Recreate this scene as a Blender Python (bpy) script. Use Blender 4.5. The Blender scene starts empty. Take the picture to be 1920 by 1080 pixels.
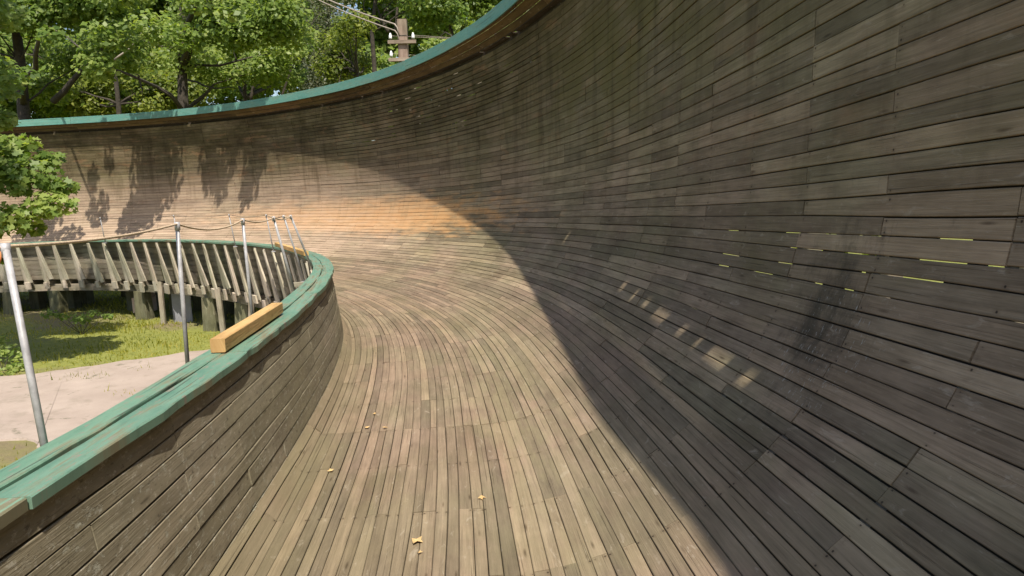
import bpy, math, random
import numpy as np
from mathutils import Vector, Matrix
random.seed(7); rng = np.random.default_rng(7)
R = math.radians
scn = bpy.context.scene
col = scn.collection

# ------------------------------------------------------------ camera, sky, sun, exposure
PITCH, ROLL, FPX = 0.1545, -0.0254, 1363.3
cd = bpy.data.cameras.new('camera'); cam = bpy.data.objects.new('camera', cd); col.objects.link(cam)
fw = Vector((0, math.cos(PITCH), -math.sin(PITCH))); r0 = Vector((1, 0, 0)); u0 = r0.cross(fw)
rr = r0 * math.cos(ROLL) + u0 * math.sin(ROLL); uu = -r0 * math.sin(ROLL) + u0 * math.cos(ROLL)
cam.matrix_world = Matrix(((rr.x, uu.x, -fw.x, 0), (rr.y, uu.y, -fw.y, 0), (rr.z, uu.z, -fw.z, 0), (0, 0, 0, 1)))
cd.sensor_width = 36; cd.lens = FPX / 1920 * 36; cd.clip_end = 2000; cd.clip_start = 0.05
scn.camera = cam
SUN_AZ, SUN_EL = 164, 60
w = bpy.data.worlds.new('World'); scn.world = w; w.use_nodes = True
nt = w.node_tree; bg = nt.nodes['Background']
sky = nt.nodes.new('ShaderNodeTexSky'); sky.sky_type = 'NISHITA'; sky.sun_disc = False
sky.sun_elevation = R(SUN_EL); sky.sun_rotation = R(SUN_AZ); sky.dust_density = 2.0
nt.links.new(sky.outputs[0], bg.inputs[0]); bg.inputs[1].default_value = 0.125
sd = bpy.data.lights.new('sun', 'SUN'); sd.energy = 4.8; sd.angle = R(0.55); sd.color = (1, 0.93, 0.82)
so = bpy.data.objects.new('sun', sd); col.objects.link(so)
SUND = Vector((math.sin(R(SUN_AZ)) * math.cos(R(SUN_EL)), math.cos(R(SUN_AZ)) * math.cos(R(SUN_EL)), math.sin(R(SUN_EL))))
so.rotation_euler = SUND.to_track_quat('Z', 'Y').to_euler(); so.location = SUND * 60
scn.view_settings.view_transform = 'Standard'; scn.view_settings.look = 'None'
scn.view_settings.exposure = 0.5; scn.view_settings.gamma = 1; scn.view_settings.use_curve_mapping = False

GZ = -4.4          # ground level

# ------------------------------------------------------------ materials
def mat(name):
    m = bpy.data.materials.new(name); m.use_nodes = True
    return m, m.node_tree, m.node_tree.nodes['Principled BSDF']
class N:
    def __init__(s, nt): s.nt = nt
    def n(s, t, **k):
        x = s.nt.nodes.new('ShaderNode' + t)
        for a, b in k.items(): setattr(x, a, b)
        return x
    def put(s, x, i, v):
        if isinstance(v, bpy.types.NodeSocket): s.nt.links.new(v, x.inputs[i])
        elif v is not None: x.inputs[i].default_value = v
    def math(s, op, a, b=None, c=None, clamp=False):
        x = s.n('Math', operation=op, use_clamp=clamp); s.put(x, 0, a); s.put(x, 1, b)
        if c is not None: s.put(x, 2, c)
        return x.outputs[0]
    def attr(s, name): return s.n('Attribute', attribute_name=name)
    def sep(s, v): x = s.n('SeparateXYZ'); s.put(x, 0, v); return x.outputs
    def comb(s, a, b, c=0.0):
        x = s.n('CombineXYZ'); s.put(x, 0, a); s.put(x, 1, b); s.put(x, 2, c); return x.outputs[0]
    def noise(s, vec, scale=1, detail=4, rough=.6, dist=0):
        x = s.n('TexNoise'); s.put(x, 'Vector', vec); x.inputs['Scale'].default_value = scale
        x.inputs['Detail'].default_value = detail; x.inputs['Roughness'].default_value = rough; x.inputs['Distortion'].default_value = dist
        return x.outputs['Fac']
    def ramp(s, v, lo, hi, a=0., b=1.):
        x = s.n('MapRange'); s.put(x, 0, v); x.inputs[1].default_value = lo; x.inputs[2].default_value = hi
        x.inputs[3].default_value = a; x.inputs[4].default_value = b; return x.outputs[0]
    def mix(s, f, a, b, mode='MIX'):
        x = s.n('Mix', data_type='RGBA', blend_type=mode); s.put(x, 0, f); s.put(x, 6, a); s.put(x, 7, b); return x.outputs[2]
    def bump(s, h, d, st=1.0):
        x = s.n('Bump'); s.put(x, 'Height', h); x.inputs['Distance'].default_value = d; x.inputs['Strength'].default_value = st
        return x.outputs[0]
def C(r, g, b): return (r, g, b, 1)

def gauss(k, x, y, cx, cy, sx, sy):
    a = k.math('DIVIDE', k.math('SUBTRACT', x, cx), sx); b = k.math('DIVIDE', k.math('SUBTRACT', y, cy), sy)
    r = k.math('ADD', k.math('MULTIPLY', a, a), k.math('MULTIPLY', b, b))
    return k.math('POWER', 2.718, k.math('MULTIPLY', r, -1.0))

def wood(name, dark, light, var=.35, nails=False, stains=None, lichen=0.0, moss=0.0, blot=.62, grainscale=1.0, rough=.85, knots=True):
    m, nt, bs = mat(name); k = N(nt)
    gr = k.sep(k.attr('gr').outputs['Vector']); tr = k.sep(k.attr('tr').outputs['Vector'])
    u, v, rn = gr; s, t, rn2 = tr
    off = k.math('MULTIPLY', rn, 53.0)
    g1 = k.noise(k.comb(k.math('MULTIPLY', u, 1.3), k.math('MULTIPLY', v, 42), off), grainscale, 5, .65, .6)
    g2 = k.noise(k.comb(k.math('MULTIPLY', u, 3.5), k.math('MULTIPLY', v, 150), off), grainscale, 3, .6, .2)
    g3 = k.noise(k.comb(k.math('MULTIPLY', u, 2.2), k.math('MULTIPLY', v, 7), off), 1, 4, .6)
    f = k.math('ADD', k.math('MULTIPLY', g1, .5), k.math('ADD', k.math('MULTIPLY', g2, .22), k.math('MULTIPLY', g3, .45)))
    f = k.ramp(f, .38, .80)
    c = k.mix(f, C(*dark), C(*light))
    # per-board tone and hue
    c = k.mix(1.0, c, k.comb(k.ramp(rn2, 0, 1, 1 - var, 1 + var * .6), k.ramp(rn2, 0, 1, 1 - var, 1 + var * .55), k.ramp(rn2, 0, 1, 1 - var, 1 + var * .5)), 'MULTIPLY')
    hue = k.ramp(rn, 0, 1, 0, 1)
    c = k.mix(k.math('MULTIPLY', hue, .18), c, k.mix(1.0, c, C(1.12, .98, .72), 'MULTIPLY'))
    c = k.mix(k.ramp(rn, .72, .78), c, k.mix(1.0, c, C(.88, .92, .94), 'MULTIPLY'))
    # blotches of weathering running over the boards
    bl = k.noise(k.comb(k.math('MULTIPLY', s, .9), k.math('MULTIPLY', t, 1.6), 3.0), 1, 5, .62)
    c = k.mix(k.ramp(bl, .42, .66, 0, blot), c, k.mix(1.0, c, C(.52, .50, .46), 'MULTIPLY'))
    bh = k.noise(k.comb(k.math('MULTIPLY', s, .38), k.math('MULTIPLY', t, .55), 61.), 1, 5, .65)
    c = k.mix(k.ramp(bh, .44, .56), k.mix(1.0, c, C(1.05, .98, .93), 'MULTIPLY'), k.mix(1.0, c, C(.95, .96, .85), 'MULTIPLY'))
    bl2 = k.noise(k.comb(k.math('MULTIPLY', s, 2.1), k.math('MULTIPLY', t, 5.), 9.0), 1, 5, .7)
    c = k.mix(k.ramp(bl2, .55, .75, 0, .5), c, k.mix(1.0, c, C(1.2, 1.18, 1.15), 'MULTIPLY'))
    if moss:
        mo = k.noise(k.comb(k.math('MULTIPLY', s, .45), k.math('MULTIPLY', t, .8), 21.0), 1, 4, .6)
        mo = k.math('MULTIPLY', k.ramp(mo, .46, .66), k.ramp(g3, .3, .65))
        c = k.mix(k.math('MULTIPLY', mo, moss), c, C(.115, .105, .03))
    scf = k.noise(k.comb(k.math('MULTIPLY', s, 5), k.math('MULTIPLY', t, 16), off), 1, 5, .68, .8)
    c = k.mix(k.ramp(scf, .60, .70, 0, .32), c, C(.46, .40, .31))
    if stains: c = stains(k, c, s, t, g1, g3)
    if knots:
        vo = k.n('TexVoronoi', feature='F1'); k.put(vo, 'Vector', k.comb(k.math('MULTIPLY', u, 1.6), k.math('MULTIPLY', v, 9), off)); vo.inputs['Scale'].default_value = 1
        c = k.mix(k.ramp(vo.outputs['Distance'], .03, .11, .75, 0), c, k.mix(1.0, c, C(.30, .26, .22), 'MULTIPLY'))
    cr = k.noise(k.comb(k.math('MULTIPLY', u, .9), k.math('MULTIPLY', v, 95), k.math('ADD', off, 7)), 1, 2, .4, .3)
    crk = k.ramp(cr, .68, .73)
    c = k.mix(k.math('MULTIPLY', crk, .55), c, k.mix(1.0, c, C(.3, .28, .26), 'MULTIPLY'))
    hgt = k.math('SUBTRACT', k.math('ADD', g2, g1), crk)
    if lichen:
        ln = k.noise(k.comb(k.math('MULTIPLY', s, 9), k.math('MULTIPLY', t, 14), 5.), 1, 6, .72)
        lm = k.noise(k.comb(s, k.math('MULTIPLY', t, 1.3), 15.), 1, 3)
        lf = k.math('MULTIPLY', k.ramp(ln, .56, .63), k.ramp(lm, .38, .58))
        c = k.mix(k.math('MULTIPLY', lf, lichen), c, C(.33, .32, .25))
        hgt = k.math('ADD', hgt, k.math('MULTIPLY', lf, 1.5))
    eg = k.math('MULTIPLY', k.ramp(k.math('ABSOLUTE', v), .035, .062), k.ramp(bl2, .4, .6))
    c = k.mix(k.math('MULTIPLY', eg, .45), c, k.mix(1.0, c, C(.45, .42, .36), 'MULTIPLY'))
    if nails:
        fr = k.math('SUBTRACT', k.math('FRACT', k.math('DIVIDE', k.math('SUBTRACT', s, 2.85 - .475 - .03), .95)), .5)
        du = k.math('MULTIPLY', fr, .95)
        a = k.math('SUBTRACT', k.math('ABSOLUTE', v), .033)
        d2 = k.math('SQRT', k.math('ADD', k.math('MULTIPLY', du, du), k.math('MULTIPLY', a, a)))
        pr = k.ramp(k.noise(k.comb(k.math('MULTIPLY', s, .6), k.math('MULTIPLY', t, 9.), off), 3, 1), .45, .55); nf = k.math('MULTIPLY', k.ramp(d2, .0045, .0085, 1, 0), pr)
        c = k.mix(k.math('MULTIPLY', nf, .85), c, C(.018, .012, .009))
        halo = k.math('MULTIPLY', k.ramp(d2, .006, .03, .35, 0), pr)
        c = k.mix(halo, c, k.mix(1.0, c, C(.5, .42, .36), 'MULTIPLY'))
    k.put(bs, 'Base Color', c); bs.inputs['Roughness'].default_value = rough
    bs.inputs['Specular IOR Level'].default_value = .25
    k.put(bs, 'Normal', k.bump(hgt, .004, .7))
    return m

def inner_stains(k, c, s, t, g1, g3):
    n = k.noise(k.comb(k.math('MULTIPLY', s, 1.5), k.math('MULTIPLY', t, 4), 2.), 1, 5, .7)
    f = k.ramp(k.math('ADD', t, k.math('MULTIPLY', k.math('SUBTRACT', n, .5), .8)), .25, 1.0)
    c = k.mix(k.math('MULTIPLY', f, .45), c, k.mix(g3, C(.20, .17, .10), C(.38, .33, .22)))
    sp = k.noise(k.comb(k.math('MULTIPLY', s, 13), k.math('MULTIPLY', t, 22), 2.), 1, 6, .75)
    c = k.mix(k.math('MULTIPLY', k.ramp(sp, .57, .64), .55), c, C(.46, .43, .35))
    return k.mix(k.math('MULTIPLY', k.ramp(sp, .42, .35), .65), c, C(.04, .033, .022))
def wall_stains_and_light(k, c, s, t, g1, g3):
    n = k.noise(k.comb(k.math('MULTIPLY', s, 1.2), k.math('MULTIPLY', t, 6), 1.), 1, 5, .65)
    # fresh orange boards low on the far bend
    o = gauss(k, s, t, 21.5, 5.0, 8.0, .8)
    o = k.math('MULTIPLY', k.ramp(k.math('ADD', o, k.math('MULTIPLY', k.math('SUBTRACT', n, .5), 1.5)), .40, .85), .85)
    c = k.mix(o, c, k.mix(g3, C(.66, .29, .075), C(.56, .38, .19)))
    lit_zone = k.math('MULTIPLY', k.ramp(s, 17, 23), k.math('MULTIPLY', k.ramp(t, 2.2, 3.6), k.ramp(t, 7.0, 6.2)))  # sunlit brightness of the far wall painted in as paler, bleached boards
    c = k.mix(k.math('MULTIPLY', lit_zone, k.ramp(n, .3, .7, .25, .75)), c, k.mix(g3, C(.40, .285, .20), C(.60, .45, .335)))
    # dark soot patch with pale scratches
    st = gauss(k, s, t, 4.1, 4.25, .38, .62)
    hf = k.noise(k.comb(k.math('MULTIPLY', s, 7), k.math('MULTIPLY', t, 3), 51.), 1, 6, .75)
    st = k.ramp(k.math('ADD', k.math('MULTIPLY', st, .8), k.math('MULTIPLY', k.math('SUBTRACT', hf, .5), 2.4)), .30, .95)
    c = k.mix(k.math('MULTIPLY', st, .72), c, C(.032, .030, .020))
    sc = k.noise(k.comb(k.math('MULTIPLY', s, 42), k.math('MULTIPLY', t, 13), 1.), 1, 4, .7)
    zone = gauss(k, s, t, 3.95, 4.05, .5, .42)
    sf = k.math('MULTIPLY', k.ramp(sc, .60, .66), k.ramp(zone, .2, .6))
    c = k.mix(k.math('MULTIPLY', sf, .9), c, C(.34, .33, .29))
    # wet olive growth under the lip, then the visor's shade painted as dark mottling
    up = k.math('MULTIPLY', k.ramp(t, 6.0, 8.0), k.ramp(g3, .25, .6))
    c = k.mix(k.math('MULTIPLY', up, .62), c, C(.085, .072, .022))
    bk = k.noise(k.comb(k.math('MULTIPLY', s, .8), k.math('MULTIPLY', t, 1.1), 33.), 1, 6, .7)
    visor_shade = k.math('MULTIPLY', k.ramp(t, 6.0, 7.6), k.math('MULTIPLY', k.ramp(s, 6, 14, .35, 1), k.ramp(bk, .34, .60)))
    c = k.mix(k.math('MULTIPLY', visor_shade, .8), c, k.mix(1.0, c, C(.36, .32, .24), 'MULTIPLY'))
    ru = k.noise(k.comb(k.math('MULTIPLY', s, 1.3), k.math('MULTIPLY', t, 3.2), 77.), 1, 5, .7)
    c = k.mix(k.math('MULTIPLY', k.ramp(ru, .56, .68), k.ramp(t, 4.8, 6.2, 0, .45)), c, C(.30, .165, .085))
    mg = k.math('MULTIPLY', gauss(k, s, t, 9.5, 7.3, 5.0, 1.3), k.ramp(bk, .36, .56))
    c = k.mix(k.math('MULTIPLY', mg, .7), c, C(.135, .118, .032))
    # run marks going down the wall
    rn = k.noise(k.comb(k.math('MULTIPLY', s, 3.2), k.math('MULTIPLY', t, .35), 8.), 1, 4, .65)
    c = k.mix(k.math('MULTIPLY', k.ramp(rn, .52, .68), k.ramp(t, 4.2, 6.5, 0, .6)), c, k.mix(1.0, c, C(.42, .40, .34), 'MULTIPLY'))
    return c
M = {}
def floor_stains(k, c, s, t, g1, g3):
    n = k.noise(k.comb(k.math('MULTIPLY', s, 1.1), k.math('MULTIPLY', t, 5), 2.), 1, 5, .7)
    b = gauss(k, s, t, 7.5, 2.0, 4.5, .55)
    c = k.mix(k.math('MULTIPLY', k.math('MULTIPLY', b, k.ramp(n, .40, .58)), .55), c, C(.25, .215, .12))
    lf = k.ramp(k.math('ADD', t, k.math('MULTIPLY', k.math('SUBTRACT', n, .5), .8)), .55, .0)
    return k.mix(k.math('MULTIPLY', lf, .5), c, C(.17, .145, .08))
M['floor'] = wood('weathered floor planks', (.150, .118, .086), (.345, .272, .205), .28, True, floor_stains, 0, .25, .45)
M['wall'] = wood('weathered wall planks', (.145, .115, .078), (.410, .335, .245), .36, True, wall_stains_and_light, 0, .35)
M['inner'] = wood('old inner wall planks', (.080, .072, .060), (.345, .315, .265), .42, False, inner_stains, .95, .5)
M['visor'] = wood('brown visor planks', (.080, .050, .024), (.200, .135, .070), .35, False, None, 0, .5)
M['grey'] = wood('grey frame timber', (.18, .165, .14), (.42, .385, .33), .3, False, None, 0, .2)
M['pale'] = wood('silvered pale frame timber', (.44, .40, .345), (.78, .72, .64), .22, False, None, 0, .15)
M['darkw'] = wood('dark backing timber', (.03, .024, .018), (.08, .065, .05), .3, False, None, 0, 0)
M['fresh'] = wood('fresh yellow timber', (.50, .28, .10), (.72, .50, .25), .12, False, None, 0, 0)
M['pole'] = wood('reddish brown pole timber', (.22, .165, .14), (.44, .355, .305), .2, False, None, 0, 0)
M['column'] = wood('grey green support column', (.075, .078, .05), (.25, .25, .18), .3, False, None, .2, .4)

def paint(name, c1, c2, wear):
    m, nt, bs = mat(name); k = N(nt)
    gr = k.sep(k.attr('gr').outputs['Vector']); tr = k.sep(k.attr('tr').outputs['Vector'])
    u, v, rn = gr; off = k.math('MULTIPLY', rn, 41.)
    g = k.noise(k.comb(k.math('MULTIPLY', u, 2), k.math('MULTIPLY', v, 45), off), 1, 5, .65, .5)
    b = k.noise(k.comb(k.math('MULTIPLY', u, 1.4), k.math('MULTIPLY', v, 6), off), 1, 5, .65)
    c = k.mix(k.ramp(b, .3, .7), C(*c1), C(*c2))
    c = k.mix(k.ramp(tr[2], 0, 1, 0, .35), c, k.mix(1.0, c, C(1.25, 1.22, 1.1), 'MULTIPLY'))
    wf = k.math('MULTIPLY', k.ramp(k.math('ADD', g, b), 1.00, 1.17), wear)
    c = k.mix(wf, c, C(.17, .155, .09))
    fl_ = k.noise(k.comb(k.math('MULTIPLY', u, 7), k.math('MULTIPLY', v, 22), off), 1, 6, .75)
    c = k.mix(k.math('MULTIPLY', k.ramp(fl_, .58, .62), wear), c, C(.20, .185, .14))
    c = k.mix(k.ramp(fl_, .36, .46, .35, 0), c, C(.05, .11, .075))
    cr = k.ramp(k.noise(k.comb(k.math('MULTIPLY', u, .8), k.math('MULTIPLY', v, 60), off), 1, 2, .4, .3), .66, .71)
    c = k.mix(k.math('MULTIPLY', cr, .7), c, C(.03, .05, .035))
    k.put(bs, 'Base Color', c); bs.inputs['Roughness'].default_value = .62
    k.put(bs, 'Normal', k.bump(k.math('SUBTRACT', g, cr), .004, .8))
    return m
M['green'] = paint('worn green paint', (.080, .175, .120), (.170, .280, .200), 1.0)
M['teal'] = paint('blue green fascia paint', (.085, .235, .205), (.135, .310, .265), .35)

def plain(name, c, rough=.6, metal=0, nsc=20, amt=.25, bumpd=0.0):
    m, nt, bs = mat(name); k = N(nt)
    tc = k.n('TexCoord'); g = k.noise(tc.outputs['Object'], nsc, 5, .65)
    cc = k.mix(k.ramp(g, .3, .7), C(*[x * (1 - amt) for x in c]), C(*[min(1, x * (1 + amt)) for x in c]))
    k.put(bs, 'Base Color', cc); bs.inputs['Roughness'].default_value = rough; bs.inputs['Metallic'].default_value = metal
    if bumpd: k.put(bs, 'Normal', k.bump(g, bumpd))
    return m
M['metal'] = plain('grey painted steel post', (.36, .35, .35), .5, .1, 14, .3)
M['rope'] = plain('beige rope', (.50, .38, .25), .9, 0, 60, .3)
M['wire'] = plain('dark wire', (.10, .085, .07), .6)
M['cable'] = plain('thick grey cable', (.30, .25, .20), .7)
M['porcelain'] = plain('white porcelain', (.78, .78, .74), .25, 0, 5, .05)
M['bark'] = plain('dark bark', (.045, .036, .026), .95, 0, 6, .45, .05)
M['pinkwall'] = plain('pale pink render', (.62, .46, .38), .9, 0, 3, .12)
M['bluewall'] = plain('grey blue sheet metal', (.26, .26, .28), .6, 0, 3, .15)
M['roof'] = plain('dark roof felt', (.06, .055, .05), .9)
M['glassd'] = plain('dark window glass', (.03, .035, .04), .15)
M['frame'] = plain('white window frame', (.7, .7, .68), .5)
M['leafdry'] = plain('dry yellow leaf', (.50, .34, .15), .8, 0, 30, .25)
M['strap'] = plain('orange strap', (.62, .22, .07), .8)

def leafmat(name, c1, c2, c3):
    m, nt, bs = mat(name); k = N(nt)
    a = k.sep(k.attr('gr').outputs['Vector'])
    c = k.mix(k.ramp(a[0], 0, .6), C(*c1), C(*c2)); c = k.mix(k.ramp(a[0], .6, 1), c, C(*c3))
    k.put(bs, 'Base Color', c); bs.inputs['Roughness'].default_value = .45
    bs.inputs['Specular IOR Level'].default_value = .35
    tl = k.n('BsdfTranslucent'); k.put(tl, 'Color', k.mix(1.0, c, C(1.5, 1.5, .6), 'MULTIPLY'))
    mx = k.n('MixShader'); mx.inputs[0].default_value = .5
    nt.links.new(bs.outputs[0], mx.inputs[1]); nt.links.new(tl.outputs[0], mx.inputs[2])
    nt.links.new(mx.outputs[0], nt.nodes['Material Output'].inputs[0])
    return m
M['leaf'] = leafmat('maple leaves', (.090, .150, .026), (.175, .250, .050), (.30, .36, .10))
M['leaf2'] = leafmat('deep green leaves', (.065, .120, .020), (.140, .212, .040), (.25, .31, .07))
M['leaf3'] = leafmat('yellow green leaves', (.085, .130, .015), (.180, .220, .028), (.30, .32, .06))
M['needle'] = leafmat('grey green drooping needles', (.060, .080, .040), (.115, .135, .070), (.20, .19, .11))
M['grassb'] = leafmat('grass blades', (.14, .17, .022), (.32, .31, .04), (.48, .40, .10))

def ground_mat():
    m, nt, bs = mat('grassy earth'); k = N(nt)
    p = k.n('NewGeometry').outputs['Position']
    a = k.noise(p, .35, 5, .6); b = k.noise(p, 6, 6, .7)
    c = k.mix(k.ramp(b, .3, .7), C(.12, .14, .022), C(.25, .25, .05))
    c = k.mix(k.ramp(a, .5, .66), c, C(.17, .135, .07))
    k.put(bs, 'Base Color', c); bs.inputs['Roughness'].default_value = 1
    k.put(bs, 'Normal', k.bump(b, .05)); return m
M['ground'] = ground_mat()
def asphalt_mat():
    m, nt, bs = mat('pale dusty asphalt'); k = N(nt)
    p = k.n('NewGeometry').outputs['Position']
    a = k.noise(p, .8, 5, .6); b = k.noise(p, 60, 3, .7); cc = k.noise(p, 2.5, 6, .75)
    c = k.mix(k.ramp(a, .3, .7), C(.30, .235, .19), (.42, .34, .28, 1))
    c = k.mix(k.ramp(b, .3, .75, 0, .35), c, C(.22, .18, .15))
    c = k.mix(k.ramp(cc, .64, .72, 0, .7), c, C(.19, .15, .11))
    wv = k.n('TexVoronoi', feature='DISTANCE_TO_EDGE'); k.put(wv, 'Vector', p); wv.inputs['Scale'].default_value = .45
    c = k.mix(k.math('MULTIPLY', k.ramp(wv.outputs['Distance'], .004, .02, 1, 0), k.ramp(cc, .52, .62)), c, C(.14, .125, .08))
    st_ = k.noise(p, 1.7, 6, .7); c = k.mix(k.ramp(st_, .52, .68, 0, .55), c, C(.20, .165, .12))
    k.put(bs, 'Base Color', c); bs.inputs['Roughness'].default_value = .95
    k.put(bs, 'Normal', k.bump(b, .004)); return m
M['asphalt'] = asphalt_mat()

# ------------------------------------------------------------ object helpers
def tag(o, label=None, cat=None, group=None, kind=None):
    if label: o['label'] = label
    if cat: o['category'] = cat
    if group: o['group'] = group
    if kind: o['kind'] = kind
    return o
def empty(name, loc, label, cat, group=None):
    o = bpy.data.objects.new(name, None); col.objects.link(o); o.location = loc; o.empty_display_size = .2
    return tag(o, label, cat, group)
class MB:
    def __init__(s): s.v = []; s.f = []; s.g = []; s.t = []; s.sm = []
    def add(s, verts, faces, gr=None, tr=None, smooth=False):
        n = len(s.v); s.v += [tuple(p) for p in verts]; s.f += [tuple(i + n for i in f) for f in faces]
        s.g += gr if gr is not None else [(0, 0, 0)] * len(verts); s.t += tr if tr is not None else [(0, 0, 0)] * len(verts)
        s.sm += [smooth] * len(faces)
    def beam(s, a, b, w1, h1, up=(0, 0, 1), w2=None, h2=None, ch=.004, seg=1):
        a = Vector(a); b = Vector(b); d = (b - a); L = d.length; d.normalize(); up = Vector(up)
        x = d.cross(up).normalized(); y = x.cross(d).normalized(); w2 = w1 if w2 is None else w2; h2 = h1 if h2 is None else h2
        rn, r2 = random.random(), random.random(); V = []; G = []; T = []
        rings = [0] + [i / seg for i in range(1, seg)] + [1]
        for q in rings:
            c = a + d * L * q; W = (w1 + (w2 - w1) * q) / 2; H = (h1 + (h2 - h1) * q) / 2
            for (i, j) in ((-W + ch, -H), (W - ch, -H), (W, -H + ch), (W, H - ch), (W - ch, H), (-W + ch, H), (-W, H - ch), (-W, -H + ch)):
                V.append(c + x * i + y * j); G.append((L * q, i + .37 * j, rn)); T.append((L * q + rn * 30, i + rn * 9, r2))
        F = []
        for k in range(len(rings) - 1):
            o = 8 * k; F += [(o + i, o + (i + 1) % 8, o + 8 + (i + 1) % 8, o + 8 + i) for i in range(8)]
        F += [tuple(range(7, -1, -1)), tuple(range(8 * (len(rings) - 1), 8 * len(rings)))]
        s.add(V, F, G, T)
    def tube(s, pts, rad, n=8, cap=True):
        pts = [Vector(p) for p in pts]; V = []; F = []; G = []; prev = None; L = 0
        for i, p in enumerate(pts):
            d = (pts[min(i + 1, len(pts) - 1)] - pts[max(i - 1, 0)]).normalized()
            if prev is None: prev = Vector((1, 0, 0)) if abs(d.x) < .8 else Vector((0, 1, 0))
            x = (prev - d * prev.dot(d)).normalized(); prev = x; y = d.cross(x)
            r = rad[i] if hasattr(rad, '__len__') else rad
            if i: L += (p - pts[i - 1]).length
            for k in range(n):
                a = 2 * math.pi * k / n; V.append(p + x * (r * math.cos(a)) + y * (r * math.sin(a))); G.append((L, a * r, .5))
        for i in range(len(pts) - 1):
            o = i * n; F += [(o + k, o + (k + 1) % n, o + n + (k + 1) % n, o + n + k) for k in range(n)]
        if cap: F += [tuple(range(n - 1, -1, -1)), tuple(range(len(V) - n, len(V)))]
        s.add(V, F, G, None, True)
    def build(s, name, m, parent=None, label=None, kind=None):
        me = bpy.data.meshes.new(name); me.from_pydata(s.v, [], s.f)
        for nm, dat in (('gr', s.g), ('tr', s.t)):
            a = me.attributes.new(nm, 'FLOAT_VECTOR', 'POINT'); a.data.foreach_set('vector', np.array(dat, 'f').ravel())
        me.polygons.foreach_set('use_smooth', s.sm); me.materials.append(m); me.update()
        o = bpy.data.objects.new(name, me); col.objects.link(o)
        if parent is not None:
            o.parent = parent; q = -Vector(parent.location) if parent.parent is None else None
            if q is not None: me.transform(Matrix.Translation(q))
            else:
                top = parent
                while top.parent is not None: top = top.parent
                me.transform(Matrix.Translation(-Vector(top.location)))
        if label: o['label'] = label
        if kind: o['kind'] = kind
        return o

# ------------------------------------------------------------ the track surface
DS = .05; SS = np.arange(-9, 42, DS)
KS = [0, 4, 8, 12, 16, 22, 32, 33, 42]
KV = [0.02326, 0.00885, 0.01638, 0.05874, 0.05487, 0.03947, 0.09247] + [.03, .03]
PX0, PTH0, PZC = -1.71221, 0.00669, -1.00243
PG = [-0.06815, -0.01946, -0.02584]
PA, PHF, PB, PH1 = 0.153, 1.0832, 1.7382, 1.2129
PW, PH, PO, PW2, PH2 = 3.9757, 5.2534, 0.4276, 4.3558, 4.5081
_k = np.interp(SS, KS, KV)
def _cum(a):
    c = np.concatenate([[0], np.cumsum((a[1:] + a[:-1]) / 2 * DS)]); return c - np.interp(0, SS, c)
_th = PTH0 + _cum(_k)
_x = PX0 + _cum(-np.sin(_th)); _y = _cum(np.cos(_th)); _z = PZC + _cum(np.interp(SS, [0, 8, 20], PG))
def base(s):
    th = np.interp(s, SS, _th)
    return np.interp(s, SS, _x), np.interp(s, SS, _y), np.interp(s, SS, _z), np.cos(th), np.sin(th)
def at(s, off, h):
    """point beside the inner cap edge: off metres towards the outer wall, h metres up"""
    x, y, z, nx, ny = base(s); return Vector((x + nx * off, y + ny * off, z + h))
def mkprof(W, H, fl):
    p = [(PA, -PHF), (PB, -PHF)]
    for t in np.linspace(0, math.pi / 2, 40)[1:]: p.append((PB + (W - PB) * math.sin(t), -PHF + (PH1 + PHF) * (1 - math.cos(t))))
    for t in np.linspace(0, 1, 12)[1:]: p.append((W + fl * t * t, PH1 + (H - .46 - PH1) * t))
    p = np.array(p); L = np.concatenate([[0], np.cumsum(np.hypot(*np.diff(p, axis=0).T))])
    return p, L
_p0, _L0 = mkprof(PW, PH, .22); _p1, _L1 = mkprof(PW2 + .18, PH2, -.24)
ARC = float(_L0[-1])
def fr(s):
    q = float(np.clip((s - 2) / 20, 0, 1)); return q * q * (3 - 2 * q)
def outer(s, t):
    """t metres of arc from the foot of the inner wall up the floor and the outer wall -> (off, h)"""
    q = t / ARC; f = fr(s)
    a = (np.interp(q * _L0[-1], _L0, _p0[:, 0]), np.interp(q * _L0[-1], _L0, _p0[:, 1]))
    b = (np.interp(q * _L1[-1], _L1, _p1[:, 0]), np.interp(q * _L1[-1], _L1, _p1[:, 1]))
    return a[0] * (1 - f) + b[0] * f, a[1] * (1 - f) + b[1] * f
def WH(s): f = fr(s); return PW * (1 - f) + PW2 * f, PH * (1 - f) + PH2 * f
def OVH(s):
    q = float(np.clip((s + .4) / 3.2, 0, 1)); return .24 + .20 * q * q * (3 - 2 * q)
def WT(s): f = fr(s); return WH(s)[0] + .22 * (1 - f) - .06 * f
def inner(s, t):      # t metres down from the cap
    q = t / PHF; return PA * q, -PHF * q
def visor(s, t):      # t metres from the wall top towards the lip
    W, H = WH(s); q = t / .43; a = WT(s) - .08; return a + (W - OVH(s) - a) * q, H - .40 + .36 * q
_nt = rng.random((400, 256)) * 2 - 1
def n1(j, s):
    x = (s + 20) * 1.1; i = int(x); f = x - i; f = f * f * (3 - 2 * f); r = _nt[j % 400]
    return r[i % 256] * (1 - f) + r[(i + 1) % 256] * f

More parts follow.
